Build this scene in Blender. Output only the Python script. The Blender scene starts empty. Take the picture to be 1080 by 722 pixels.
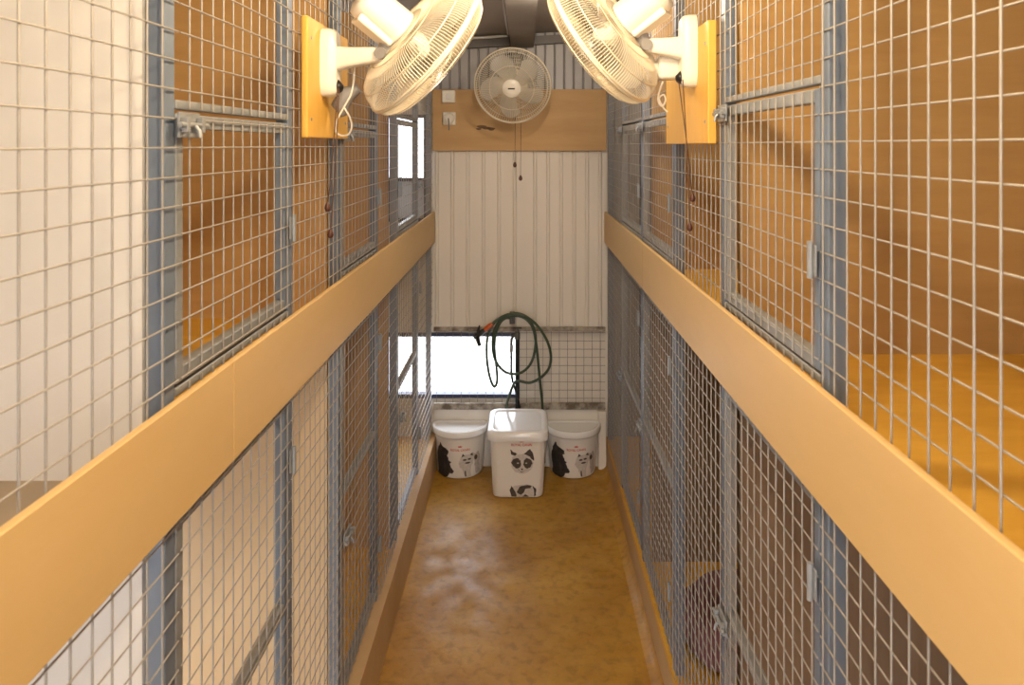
import bpy, bmesh, math, random
from mathutils import Vector, Matrix
random.seed(7)
S = bpy.context.scene
COL = S.collection
PI = math.pi
# ------------------------------------------------------------------ frame of the place
F = 785.0                 # focal length in pixels of the 1080 x 722 frame
H = 2.09                  # camera height
XL, XR = -0.599, 0.537    # the two mesh walls of the aisle
D = 4.846                 # end wall
def P(px, py, Y):         # pixel + depth -> point
    return Vector(((px - 553) * Y / F, Y, H - (py - 153) * Y / F))

# ------------------------------------------------------------------ materials
def mat(name, col, rough=.6, metal=0., col2=None, scale=6., stretch=(1, 1, 1), bump=0., bscale=None,
        spec=.5, contrast=.25, detail=4.):
    m = bpy.data.materials.new(name); m.use_nodes = True
    nt = m.node_tree; N = nt.nodes; L = nt.links
    b = N['Principled BSDF']
    b.inputs['Roughness'].default_value = rough
    b.inputs['Metallic'].default_value = metal
    b.inputs['Specular IOR Level'].default_value = spec
    b.inputs['Base Color'].default_value = (*col, 1)
    tc = N.new('ShaderNodeTexCoord'); mp = N.new('ShaderNodeMapping')
    mp.inputs['Scale'].default_value = stretch
    L.new(tc.outputs['Object'], mp.inputs['Vector'])
    if col2 is None: col2 = tuple(c * .86 for c in col)
    n = N.new('ShaderNodeTexNoise'); n.inputs['Scale'].default_value = scale
    n.inputs['Detail'].default_value = detail; n.inputs['Roughness'].default_value = .6
    L.new(mp.outputs[0], n.inputs['Vector'])
    r = N.new('ShaderNodeValToRGB')
    r.color_ramp.elements[0].position = .5 - contrast; r.color_ramp.elements[1].position = .5 + contrast
    r.color_ramp.elements[0].color = (*col, 1); r.color_ramp.elements[1].color = (*col2, 1)
    L.new(n.outputs['Fac'], r.inputs['Fac']); L.new(r.outputs['Color'], b.inputs['Base Color'])
    if bump:
        n2 = N.new('ShaderNodeTexNoise'); n2.inputs['Scale'].default_value = bscale or scale * 6
        n2.inputs['Detail'].default_value = 3
        L.new(mp.outputs[0], n2.inputs['Vector'])
        bp = N.new('ShaderNodeBump'); bp.inputs['Strength'].default_value = bump; bp.inputs['Distance'].default_value = .004
        L.new(n2.outputs['Fac'], bp.inputs['Height']); L.new(bp.outputs['Normal'], b.inputs['Normal'])
    return m

M = {}
M['white_warm_lit'] = mat('warm_lit_white_lining_sheet', (.64, .50, .33), .5, col2=(.58, .45, .29), scale=2)  # white sheet with warm bounced light painted into its tan colour
M['ply'] = mat('plywood', (.62, .39, .17), .6, col2=(.53, .32, .13), scale=3, stretch=(1, 1, 7), bump=.1)
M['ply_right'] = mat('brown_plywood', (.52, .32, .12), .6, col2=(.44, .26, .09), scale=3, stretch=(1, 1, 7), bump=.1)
M['ply_shaded'] = mat('shaded_grey_brown_plywood', (.29, .20, .13), .7, col2=(.22, .15, .095), scale=4, stretch=(9, 1, .6), bump=.1)  # same ply, with the shade of the lower right cages put into its colour
M['grey_floor'] = mat('grey_brown_floor_sheet', (.40, .32, .23), .6, col2=(.33, .26, .19), scale=5)
M['ply_floor'] = mat('varnished_plywood', (.74, .43, .07), .45, col2=(.62, .33, .04), scale=2.5, stretch=(2, 7, 2), bump=.1)
M['ply_board'] = mat('plywood_board', (.60, .38, .17), .6, col2=(.50, .30, .12), scale=2.5, stretch=(1, 1, 5), bump=.08)
M['pine'] = mat('yellow_pine_board', (.80, .47, .09), .5, col2=(.70, .39, .06), scale=3, stretch=(6, 6, 1), bump=.08)
M['fascia'] = mat('painted_fascia_board', (.67, .46, .21), .5, col2=(.62, .42, .18), scale=2, stretch=(4, 1, 4), bump=.06, bscale=30)
M['kick'] = mat('painted_kick_board', (.60, .42, .22), .55, col2=(.48, .30, .14), scale=3, bump=.08)
M['white_panel'] = mat('white_lining_sheet', (.82, .81, .80), .45, col2=(.77, .76, .75), scale=2)
M['cream'] = mat('cream_steel_sheet', (.77, .72, .65), .45, col2=(.71, .66, .59), scale=2, stretch=(1, 1, .4))
M['grey_wall'] = mat('grey_steel_sheet', (.33, .31, .29), .55, col2=(.27, .25, .23), scale=3)
M['upper_grey'] = mat('grey_upper_steel_sheet', (.34, .33, .33), .45, .2, col2=(.28, .27, .28), scale=3)  # sheet above the plywood board, greyer than the cream ones below
M['ceiling'] = mat('ceiling_sheet', (.46, .42, .39), .6, col2=(.40, .37, .34), scale=2)
M['dark_steel'] = mat('dark_steel', (.13, .12, .115), .5, .2, col2=(.10, .09, .09), scale=8)
M['beam'] = mat('brown_grey_beam', (.30, .27, .25), .6, .0, col2=(.24, .22, .20), scale=6)
M['steel'] = mat('blue_grey_steel', (.20, .255, .345), .45, .25, col2=(.16, .20, .28), scale=9, bump=.05)
M['steel2'] = mat('galvanised_steel', (.36, .38, .41), .45, .45, col2=(.28, .30, .32), scale=30)
M['wire'] = mat('galvanised_wire', (.44, .42, .40), .45, .3, col2=(.36, .34, .32), scale=40)
M['wire_dull'] = mat('dark_wire', (.22, .20, .18), .6, .2, scale=40)  # darker wire for the end wall screen
M['blue_frame'] = mat('blue_black_window_frame', (.045, .055, .11), .4, .2)
M['plastic'] = mat('cream_plastic', (.86, .82, .74), .35, col2=(.83, .79, .71))
M['guard'] = mat('cream_wire_guard', (.84, .76, .60), .4)
M['grey_plastic'] = mat('grey_plastic', (.28, .27, .27), .45)
M['black'] = mat('black_plastic', (.012, .012, .013), .4)
M['cord'] = mat('brown_cord', (.10, .05, .03), .6)
M['bead'] = mat('dark_red_bead', (.09, .03, .02), .4)
M['tub'] = mat('white_tub_plastic', (.80, .77, .73), .35, col2=(.78, .75, .71))
M['lid'] = mat('white_lid_plastic', (.86, .86, .86), .12, col2=(.82, .82, .82), spec=.6)
M['red'] = mat('red_print', (.62, .02, .02), .5)
M['fur_black'] = mat('black_fur_print', (.014, .013, .014), .5, col2=(.05, .045, .045), scale=60)
M['fur_grey'] = mat('grey_fur_print', (.38, .35, .33), .5, col2=(.62, .58, .54), scale=70)
M['fur_dark'] = mat('dark_brown_fur_print', (.03, .024, .022), .5, col2=(.09, .07, .06), scale=70)
M['fur_white'] = mat('pale_fur_print', (.68, .64, .60), .5, col2=(.50, .46, .43), scale=60)
M['hose'] = mat('green_hose_rubber', (.045, .075, .04), .4, col2=(.03, .055, .03))
M['orange'] = mat('orange_plastic', (.60, .12, .02), .4)
M['pink'] = mat('mauve_pink_fleece', (.22, .10, .11), .95, col2=(.15, .07, .08), scale=20, bump=.4)
M['cushion'] = mat('charcoal_cushion', (.05, .045, .05), .95, scale=30, bump=.3)
M['rust'] = mat('dirty_rail_steel', (.13, .10, .07), .7, .05, col2=(.46, .42, .36), scale=16, contrast=.12)
M['ground'] = mat('pale_concrete', (.72, .70, .66), .9)
M['stain'] = mat('dark_stain', (.20, .11, .06), .7)

def floor_material():
    m = bpy.data.materials.new('mustard_floor'); m.use_nodes = True
    nt = m.node_tree; N = nt.nodes; L = nt.links; b = N['Principled BSDF']
    tc = N.new('ShaderNodeTexCoord')
    n1 = N.new('ShaderNodeTexNoise'); n1.inputs['Scale'].default_value = 2.2; n1.inputs['Detail'].default_value = 6; n1.inputs['Roughness'].default_value = .65
    n2 = N.new('ShaderNodeTexNoise'); n2.inputs['Scale'].default_value = 24; n2.inputs['Detail'].default_value = 6; n2.inputs['Distortion'].default_value = .35
    n3 = N.new('ShaderNodeTexNoise'); n3.inputs['Scale'].default_value = 9; n3.inputs['Detail'].default_value = 3
    for n in (n1, n2, n3): L.new(tc.outputs['Object'], n.inputs['Vector'])
    r1 = N.new('ShaderNodeValToRGB'); e = r1.color_ramp.elements
    e[0].position = .34; e[0].color = (.36, .175, .02, 1); e[1].position = .66; e[1].color = (.54, .31, .05, 1)
    L.new(n1.outputs['Fac'], r1.inputs['Fac'])
    r2 = N.new('ShaderNodeValToRGB'); e = r2.color_ramp.elements
    e[0].position = .30; e[0].color = (.45, .45, .45, 1); e[1].position = .52; e[1].color = (1, 1, 1, 1)
    L.new(n2.outputs['Fac'], r2.inputs['Fac'])
    mx = N.new('ShaderNodeMix'); mx.data_type = 'RGBA'; mx.blend_type = 'MULTIPLY'; mx.inputs['Factor'].default_value = .5
    L.new(r1.outputs['Color'], mx.inputs['A']); L.new(r2.outputs['Color'], mx.inputs['B'])
    L.new(mx.outputs['Result'], b.inputs['Base Color'])
    mr = N.new('ShaderNodeMapRange'); mr.inputs['To Min'].default_value = .28; mr.inputs['To Max'].default_value = .6
    mr.inputs['From Min'].default_value = .3; mr.inputs['From Max'].default_value = .7
    L.new(n3.outputs['Fac'], mr.inputs['Value']); L.new(mr.outputs['Result'], b.inputs['Roughness'])
    bp = N.new('ShaderNodeBump'); bp.inputs['Strength'].default_value = .35; bp.inputs['Distance'].default_value = .004
    L.new(n2.outputs['Fac'], bp.inputs['Height']); L.new(bp.outputs['Normal'], b.inputs['Normal'])
    b.inputs['Specular IOR Level'].default_value = .45
    return m
M['floor'] = floor_material()

def glass_material(name, tint, gloss):
    m = bpy.data.materials.new(name); m.use_nodes = True
    nt = m.node_tree; N = nt.nodes; L = nt.links
    N.remove(N['Principled BSDF'])
    t = N.new('ShaderNodeBsdfTransparent'); t.inputs['Color'].default_value = (*tint, 1)
    g = N.new('ShaderNodeBsdfGlossy'); g.inputs['Roughness'].default_value = .03
    mix = N.new('ShaderNodeMixShader'); mix.inputs['Fac'].default_value = gloss
    L.new(t.outputs[0], mix.inputs[1]); L.new(g.outputs[0], mix.inputs[2])
    L.new(mix.outputs[0], N['Material Output'].inputs['Surface'])
    return m
def frost_material():
    m = mat('frosted_glass', (.80, .80, .80), .6)
    nt = m.node_tree; b = nt.nodes['Principled BSDF']; out = nt.nodes['Material Output']
    t = nt.nodes.new('ShaderNodeBsdfTranslucent'); t.inputs['Color'].default_value = (.30, .30, .30, 1)
    mx = nt.nodes.new('ShaderNodeMixShader'); mx.inputs['Fac'].default_value = .55
    nt.links.new(b.outputs[0], mx.inputs[1]); nt.links.new(t.outputs[0], mx.inputs[2]); nt.links.new(mx.outputs[0], out.inputs['Surface'])
    return m
M['frost'] = frost_material()
M['glass'] = glass_material('window_glass', (.97, .98, 1), .05)
def blade_material():
    m = mat('translucent_blade', (.80, .77, .70), .35)
    b = m.node_tree.nodes['Principled BSDF']; b.inputs['Alpha'].default_value = .72
    return m
M['blade'] = blade_material()

# ------------------------------------------------------------------ mesh helpers
ROOT = {}
def smooth_faces(bm, ang=62):
    for f in bm.faces: f.smooth = True
    for e in bm.edges:
        if len(e.link_faces) == 2:
            try: a = e.calc_face_angle()
            except ValueError: a = 0
            f0, f1 = (f.calc_area() for f in e.link_faces)
            big = max(f0, f1) > 8 * min(f0, f1)
            e.smooth = a < math.radians(18 if big else ang)
def obj(name, bm, m, parent=None, smooth=True):
    if smooth:
        bm.normal_update(); smooth_faces(bm)
    off = Vector((0, 0, 0)); q = parent
    while q is not None:
        off += q.location; q = q.parent
    if off.length: bmesh.ops.translate(bm, verts=bm.verts, vec=-off)
    me = bpy.data.meshes.new(name); bm.to_mesh(me); bm.free()
    me.materials.append(M[m])
    o = bpy.data.objects.new(name, me); COL.objects.link(o)
    if parent is not None: o.parent = parent
    return o
def tag(o, label=None, cat=None, group=None, kind=None):
    if label: o['label'] = label
    if cat: o['category'] = cat
    if group: o['group'] = group
    if kind: o['kind'] = kind
    return o
def thing(name, label, cat, loc, group=None):
    o = bpy.data.objects.new(name, None); COL.objects.link(o)
    o.location = loc; o.empty_display_size = .05
    return tag(o, label, cat, group)
def struct(name, bm, m, parent=None, label=None, flat=False):
    o = obj(name, bm, m, parent, not flat)
    if parent is None: o['kind'] = 'structure'
    if label: o['label'] = label
    return o
def B(): return bmesh.new()
def box(bm, x0, x1, y0, y1, z0, z1, bev=0.):
    t = bmesh.new()
    bmesh.ops.create_cube(t, size=1)
    for v in t.verts:
        v.co = Vector(((x0 + x1) / 2 + v.co.x * (x1 - x0), (y0 + y1) / 2 + v.co.y * (y1 - y0), (z0 + z1) / 2 + v.co.z * (z1 - z0)))
    if bev: bmesh.ops.bevel(t, geom=list(t.edges), offset=bev, segments=2, affect='EDGES', profile=.5)
    join(bm, t); return bm
def join(bm, t):
    me = bpy.data.meshes.new('tmp'); t.to_mesh(me); t.free(); bm.from_mesh(me); bpy.data.meshes.remove(me)
def xform(t, mtx):
    bmesh.ops.transform(t, matrix=mtx, verts=t.verts); return t
def frame_axes(d):
    d = Vector(d).normalized()
    up = Vector((0, 0, 1)) if abs(d.z) < .95 else Vector((1, 0, 0))
    u = d.cross(up).normalized(); v = u.cross(d).normalized()
    return d, u, v
def tube(bm, pts, r, seg=8, closed=False, caps=True):
    """sweep a circle along pts (r: number or list)"""
    pts = [Vector(p) for p in pts]; n = len(pts)
    rr = r if isinstance(r, (list, tuple)) else [r] * n
    rings = []; u = None
    for i in range(n):
        if closed: t = (pts[(i + 1) % n] - pts[i - 1]).normalized()
        else: t = (pts[min(i + 1, n - 1)] - pts[max(i - 1, 0)]).normalized()
        if u is None: _, u, _v = frame_axes(t)
        else:
            u = (u - t * u.dot(t))
            if u.length < 1e-6: _, u, _v = frame_axes(t)
            u.normalize()
        v = t.cross(u)
        rings.append([bm.verts.new(pts[i] + (u * math.cos(a) + v * math.sin(a)) * rr[i]) for a in [2 * PI * k / seg for k in range(seg)]])
    for i in range(n if closed else n - 1):
        a, b = rings[i], rings[(i + 1) % n]
        for k in range(seg):
            bm.faces.new((a[k], a[(k + 1) % seg], b[(k + 1) % seg], b[k]))
    if caps and not closed:
        bm.faces.new(list(reversed(rings[0]))); bm.faces.new(rings[-1])
    return bm
def lathe(bm, prof, mtx=None, seg=32):
    """prof: (radius, z) from bottom to top about local z"""
    t = bmesh.new(); rings = []
    for (r, z) in prof:
        if r < 1e-6: rings.append([t.verts.new((0, 0, z))])
        else: rings.append([t.verts.new((r * math.cos(2 * PI * k / seg), r * math.sin(2 * PI * k / seg), z)) for k in range(seg)])
    for a, b in zip(rings, rings[1:]):
        for k in range(seg):
            k2 = (k + 1) % seg
            if len(a) == 1 and len(b) == 1: continue
            if len(a) == 1: t.faces.new((a[0], b[k2], b[k]))
            elif len(b) == 1: t.faces.new((a[k], a[k2], b[0]))
            else: t.faces.new((a[k], a[k2], b[k2], b[k]))
    if mtx is not None: xform(t, mtx)
    join(bm, t); return bm
def smooth_path(pts, n=10):
    pts = [Vector(p) for p in pts]; out = []
    for i in range(len(pts) - 1):
        p0 = pts[max(i - 1, 0)]; p1 = pts[i]; p2 = pts[i + 1]; p3 = pts[min(i + 2, len(pts) - 1)]
        for k in range(n):
            t = k / n
            out.append(.5 * ((2 * p1) + (p2 - p0) * t + (2 * p0 - 5 * p1 + 4 * p2 - p3) * t * t + (3 * p1 - p0 - 3 * p2 + p3) * t ** 3))
    out.append(pts[-1]); return out
def loft(bm, sections, cap0=True, cap1=True):
    rings = [[bm.verts.new(p) for p in s] for s in sections]; n = len(rings[0])
    for a, b in zip(rings, rings[1:]):
        for k in range(n): bm.faces.new((a[k], a[(k + 1) % n], b[(k + 1) % n], b[k]))
    if cap0: bm.faces.new(list(reversed(rings[0])))
    if cap1: bm.faces.new(rings[-1])
    return bm
def quad_prism(bm, poly, axis, a0, a1):
    """extrude a polygon of 2-D points; axis 'x' takes (y,z), 'y' takes (x,z), 'z' takes (x,y)"""
    def mk(p, a): return {'x': (a, p[0], p[1]), 'y': (p[0], a, p[1]), 'z': (p[0], p[1], a)}[axis]
    t = bmesh.new()
    A = [t.verts.new(mk(p, a0)) for p in poly]; C = [t.verts.new(mk(p, a1)) for p in poly]; n = len(poly)
    for k in range(n): t.faces.new((A[k], A[(k + 1) % n], C[(k + 1) % n], C[k]))
    t.faces.new(list(reversed(A))); t.faces.new(C)
    bmesh.ops.recalc_face_normals(t, faces=t.faces)
    join(bm, t); return bm

# ------------------------------------------------------------------ room shell
XO, XI = 1.55, 1.55                # outer walls of the cages
Y0 = -1.3
CLIP = .055
def ceil_z(x): return H + .725 + CLIP * x
FAS0, FAS1 = H - .632, H - .432    # mid fascia boards
SHELF = H - .565                   # upper cage floor
LOWF = H - 1.90                    # lower cage floor

struct('floor', box(B(), -XO, XO, Y0, D + .05, -.08, 0), 'floor')
quad = [(-XO - .1, ceil_z(-XO - .1)), (XO + .1, ceil_z(XO + .1)), (XO + .1, ceil_z(XO + .1) + .05), (-XO - .1, ceil_z(-XO - .1) + .05)]
cb = quad_prism(B(), quad, 'y', Y0 - .05, D + .1)
struct('ceiling', cb, 'ceiling')
bm = box(B(), -.072, .045, -1.2, D - .03, H + .641, H + .735)
box(bm, -.086, .059, -1.2, D - .03, H + .632, H + .640)
struct('ceiling_beam', bm, 'beam')
def purlin(x0, x1):
    z = lambda x: H + .672 + CLIP * x
    return quad_prism(B(), [(x0, z(x0) - .027), (x1, z(x1) - .027), (x1, z(x1) + .027), (x0, z(x0) + .027)], 'y', D - .056, D - .02)
struct('ceiling_beam', purlin(-.59, -.092), 'dark_steel')
struct('ceiling_beam', purlin(.066, .53), 'dark_steel')

# outer side walls: the left one has two daylight openings into the near cages
zt = H + .9
bm = B()
def wall_with_holes(bm, x0, x1, ya, yb, za, zb, holes):
    """wall in the YZ plane; holes (y0,y1,z0,z1) sorted in y, not overlapping in y"""
    y = ya
    for (a, b, c, d) in sorted(holes):
        box(bm, x0, x1, y, a, za, zb); box(bm, x0, x1, a, b, za, c); box(bm, x0, x1, a, b, d, zb); y = b
    box(bm, x0, x1, y, yb, za, zb)
wall_with_holes(bm, -XO - .05, -XO, Y0, D + .05, 0, H + .66, [(-.75, .12, .35, H - .75), (.35, 1.0, SHELF + .03, SHELF + .20), (1.45, 2.25, .30, .80)])
struct('wall_left', bm, 'cream')
struct('wall_right', box(B(), XO, XO + .05, Y0, D + .05, 0, H + .83), 'grey_wall')
bm = box(B(), -XO, -1.45, Y0 - .05, Y0, 0, H + .62)
box(bm, 1.45, XO, Y0 - .05, Y0, 0, H + .70); box(bm, -1.45, -.40, Y0 - .05, Y0, 0, H + .66); box(bm, .40, 1.45, Y0 - .05, Y0, 0, H + .66); box(bm, -.40, .40, Y0 - .05, Y0, H - .05, H + .66)
struct('wall_front', bm, 'cream')

# end wall: backing with two window openings, faced with ribbed steel sheets
W2 = dict(x0=-1.25, x1=-.031, z0=H - 1.654, z1=H - 1.226)     # low window
W1 = dict(x0=-1.25, x1=-.636, z0=H - .50, z1=H + .20)        # high window, in the far left cage
bm = B(); y0, y1 = D + .03, D + .07
for (xa, xb, za, zb) in ((-XO, W2['x0'], 0, H + .62), (W2['x0'], XO, 0, W2['z0']), (W2['x1'], XO, W2['z0'], W2['z1']),
                         (W2['x0'], XO, W2['z1'], W1['z0']), (W1['x1'], XO, W1['z0'], W1['z1']), (W2['x0'], XO, W1['z1'], H + .60)):
    box(bm, xa, xb, y0, y1, za, zb)
quad_prism(bm, [(-XO, H + .60), (XO, H + .60), (XO, ceil_z(XO) + .02), (-XO, ceil_z(-XO) + .02)], 'y', y0, y1)
struct('wall_back', bm, 'cream')
def ribbed(x0, x1, z0, z1, y, rib0, pitch=.1, w=.026, d=.011, th=.006):
    xs = [(x0, 0)]
    k = math.ceil((x0 - rib0) / pitch)
    while rib0 + k * pitch + w / 2 < x1 - .004:
        c = rib0 + k * pitch; k += 1
        if c - w / 2 <= x0 + .003: continue
        xs += [(c - w / 2, 0), (c - w / 2 + .007, d), (c + w / 2 - .007, d), (c + w / 2, 0)]
    xs.append((x1, 0))
    poly = [(x, y - h) for x, h in xs] + [(x, y + th) for x, h in reversed(xs)]
    bm = quad_prism(B(), poly, 'z', z0, z1)
    return bm
zs = H - 1.185
struct('wall_back_sheet', ribbed(-.60, .54, H + .33, H + .74, D + .010, .012, .062, .016, .007), 'upper_grey', flat=True)
struct('wall_back_sheet', ribbed(-.60, .054, zs, H + .35, D + .012, .038 - 5 * .1015, .1015), 'cream', flat=True)
struct('wall_back_sheet', ribbed(.050, .54, zs, H + .35, D + .018, .155, .085), 'cream', flat=True)
struct('wall_back_sheet', ribbed(.545, XO, 0, H + .72, D + .022, .60, .085), 'grey_wall', flat=True)
# low cream skirting under the wire, and the white corner strip by the right-hand cages
struct('baseboard_back', box(B(), XL + .01, XR - .003, D - .004, D + .03, 0, H - 1.715, .003), 'cream')
struct('trim_1', box(B(), .478, .528, D - .05, D - .005, 0, H - 1.715, .004), 'cream')

def window(name, w, cols, rows, fr=.03):
    bm = B(); ya, yb = D + .02, D + .08
    box(bm, w['x0'], w['x1'], ya, yb, w['z1'] - fr, w['z1']); box(bm, w['x0'], w['x1'], ya, yb, w['z0'], w['z0'] + fr)
    box(bm, w['x0'], w['x0'] + fr, ya, yb, w['z0'], w['z1']); box(bm, w['x1'] - fr, w['x1'], ya, yb, w['z0'], w['z1'])
    for c in cols: box(bm, c - .012, c + .012, ya + .01, yb - .01, w['z0'], w['z1'])
    for r in rows: box(bm, w['x0'], w['x1'], ya + .01, yb - .01, r - .012, r + .012)
    f = struct(name, bm, 'blue_frame')
    g = obj('pane', box(B(), w['x0'] + .01, w['x1'] - .01, D + .052, D + .055, w['z0'] + .01, w['z1'] - .01), 'glass', f)
    g['label'] = 'clear window glass'
    return f
w1 = window('window_1', W1, [-.9], [H - .225], .022)
obj('frosted_pane', box(B(), W1['x0'] + .01, W1['x1'] - .01, D + .056, D + .060, W1['z0'] + .01, H - .226), 'frost', w1)['label'] = 'frosted lower glass'
window('window_2', W2, [-.9], [], .026)
# outside
struct('ground', box(B(), -14, 14, Y0 - 12, 22, -.25, -.09), 'ground')

# partitions between the cages, cage floors
PL = [1.262, 2.436, 3.53]          # left partitions
PR = [2.02, 3.405]
th = .008
def partition(x0, x1, y, z0, z1, m, lab):
    struct('wall_partition', box(B(), x0, x1, y - th, y + th, z0, z1), m, label=lab)
for i, y in enumerate(PL):
    nm = ['nearest', 'middle', 'farthest'][i]
    partition(-XO, XL - .045, y, SHELF, H + .63, 'white_panel' if i == 0 else 'ply', f'{nm} upper cage partition on the left')
    partition(-XO, XL - .045, y, LOWF, SHELF - .03, ('white_panel', 'white_warm_lit', 'ply')[i], f'{nm} lower cage partition on the left')
for i, y in enumerate(PR):
    nm = ['nearest', 'farthest'][i]
    partition(XR + .045, XO, y, SHELF, H + .74, 'ply_right', f'{nm} upper cage partition on the right')
    partition(XR + .045, XO, y, LOWF, SHELF - .03, 'ply_shaded', f'{nm} lower cage partition on the right')
for sx, a, b in ((-1, -XO, XL + .0035), (1, XR - .0035, XO)):
    ym = 1.262 if sx < 0 else Y0 + .02
    if sx < 0: struct('floor_shelf', box(B(), a, b, Y0 + .02, ym, SHELF - .03, SHELF), 'grey_floor', label='grey-brown upper cage floor')
    struct('floor_shelf', box(B(), a, b, ym, D + .01, SHELF - .03, SHELF), 'ply_floor', label='upper cage floor of varnished ply')
    struct('floor_cage', box(B(), a, b, Y0 + .02, D + .01, LOWF - .03, LOWF), 'ply_floor', label='lower cage floor of varnished ply')

# fascia boards and kick boards (the aisle faces)
FL, FR = XL + .018, XR - .018
n = 1
for (a, b, y0_, y1_) in ((XL + .004, FL, -1.0, 1.488), (XL + .004, FL, 1.4895, D - .012), (FR, XR - .004, -1.0, 3.27), (FR, XR - .004, 3.2715, D - .012)):
    n += 1
    struct(f'trim_{n}', box(B(), a, b, y0_, y1_, FAS0, FAS1, .002), 'fascia', label='painted fascia board between the cage tiers')
struct('baseboard_left', box(B(), XL - .02, XL + .032, -1.0, D - .006, 0, H - 1.86, .003), 'kick')
struct('baseboard_right', box(B(), XR - .004, XR + .02, -1.0, D - .006, 0, H - 1.925, .003), 'kick')
struct('trim_6', quad_prism(B(), [(XR - .004, 0), (XR - .004, .034), (XR - .012, .022), (XR - .026, .008), (XR - .046, 0)], 'y', -1.0, D - .006), 'floor', label='mustard coving along the floor edge')

# ------------------------------------------------------------------ wire mesh
RW = .0016
PH = {'L': (.0317, -.0045), 'R': (.0385, .006)}     # grid phase in y and z
def grid(side, ya, yb, za, zb, dx=0.):
    """welded 50 mm wire between ya..yb, za..zb on one aisle wall, as one mesh"""
    X = (XL if side == 'L' else XR) + dx
    inn = 1 if side == 'L' else -1
    py, pz = PH[side]
    bm = B()
    xv, xh = (X, X + inn * 2 * RW * .9) if side == 'L' else (X, X - inn * 2 * RW * .9)
    k = math.ceil((ya + .006 - py) / .05)
    while py + k * .05 < yb - .006:
        y = py + k * .05; k += 1
        tube(bm, [(xv, y, za), (xv, y, zb)], RW * 1.1, 6)
    k = math.ceil((za - H - pz + .004) / .05)
    while pz + k * .05 < zb - H - .004:
        z = H + pz + k * .05; k += 1
        tube(bm, [(xh, ya, z), (xh, yb, z)], RW, 6)
    return bm

def side_x(side, d):      # d metres behind the wire, away from the aisle
    return (XL - d) if side == 'L' else (XR + d)
def bx(bm, side, d0, d1, ya, yb, za, zb, bev=.002):
    a, b = sorted((side_x(side, d0), side_x(side, d1)))
    return box(bm, a, b, ya, yb, za, zb, bev)

TOP = {'L': H + .62, 'R': H + .70}
POSTS = {'L': [1.268, 1.918, 2.436, 3.05, 3.52, 4.22, 4.81], 'R': [1.342, 2.028, 2.68, 3.41, 4.14, 4.81]}
DOORS = {'L': [(1.290, 1.896), (2.458, 3.028), (3.542, 4.198)], 'R': [(1.364, 2.006), (2.702, 3.388), (3.432, 4.118)]}
ORD = ['first', 'second', 'third', 'fourth', 'fifth', 'sixth', 'seventh']
WALLN = {'L': 'left', 'R': 'right'}
for sd in 'LR':
    for i, y in enumerate(POSTS[sd]):
        lab = f'blue-grey upright steel post, {ORD[i]} from the near end of the {WALLN[sd]} cage row'
        t = thing('steel_post', lab, 'post', (side_x(sd, .02), y, LOWF + .002), 'steel posts of the cage rows')
        obj('upright', bx(B(), sd, .0045, .036, y - .017, y + .017, LOWF + .002, TOP[sd]), 'steel', t)
        p = bx(B(), sd, .036, .040, y - .03, y + .03, LOWF + .002, LOWF + .006, .001)
        obj('foot_plate', p, 'steel2', t)

DOOR_TOP = {'L': H + .055, 'R': H + .105}
DR0 = H - .415
def latch(bm_plate, bm_bolt, sd, y, z, way):
    """slide bolt on the aisle face of a stile"""
    i0, i1 = -.0058, -.011
    bx(bm_plate, sd, i0, i1, y - .04, y + .04, z - .022, z + .022, .001)
    for dy in (-.03, .03): bx(bm_plate, sd, i1, i1 - .012, y + dy - .006, y + dy + .006, z - .013, z + .013, .001)
    x = side_x(sd, i1 - .007)
    tube(bm_bolt, [(x, y - .055, z), (x, y + .055, z)], .005, 8)
    tube(bm_bolt, [(x, y, z), (side_x(sd, i1 - .016), y, z - .010), (side_x(sd, i1 - .018), y, z - .022)], .004, 8)

def hinge(sd, y, z):
    bm = B(); x = side_x(sd, -.0125)
    tube(bm, [(x, y, z - .034), (x, y, z + .034)], .006, 10)
    bx(bm, sd, -.0058, -.009, y - .016, y + .016, z - .028, z + .028, .001)
    return bm

def door(sd, i, ya, yb, tier):
    w = WALLN[sd]
    far_left = sd == 'L' and i == 2 and tier == 'upper'
    if tier == 'upper': z0, z1 = DR0, DOOR_TOP[sd] + (.07 if far_left else 0)
    else: z0, z1 = LOWF + .03 + (.04 if sd == 'L' else 0), FAS0 - .012
    lab = f'grey steel wire-mesh cage door, {ORD[i]} along the {w} aisle wall, in the {tier} tier'
    t = thing('mesh_door', lab, 'cage door', (side_x(sd, .01), (ya + yb) / 2, z0), 'wire-mesh cage doors')
    s = .026
    for (a, b) in ((ya, ya + s), (yb - s, yb)):
        obj('stile', bx(B(), sd, .004, .028, a, b, z0, z1), 'steel2' if (a == ya) == (sd == 'L') else 'steel', t)
    rails = [(z0, z0 + s), (z1 - s, z1)]
    if tier == 'lower':
        zm = H - (1.165 if sd == 'L' else 1.25); rails.append((zm - s / 2, zm + s / 2))
    for (a, b) in rails:
        obj('rail', bx(B(), sd, .004, .028, ya + s, yb - s, a, b), 'steel2', t)
    obj('wire_mesh', grid(sd, ya + .004, yb - .004, z0 + .004, z1 - .004), 'wire', t)
    near, far = ya + .02, yb - .02
    ly, hy = (near, far) if sd == 'L' and not far_left else (far, near)
    zl = (z1 - .02) if tier == 'upper' else (H - (1.30 if sd == 'L' else 1.27))
    if far_left: zl = H - .22
    a, b = B(), B(); latch(a, b, sd, ly, zl, 1)
    l = obj('latch', a, 'steel2', t); obj('bolt', b, 'steel2', l)
    for zz in ((H - .21,) if tier == 'upper' else (H - .80, H - 1.62)):
        obj('hinge', hinge(sd, hy + (.018 if hy == far else -.018), zz), 'steel2', t)

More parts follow.
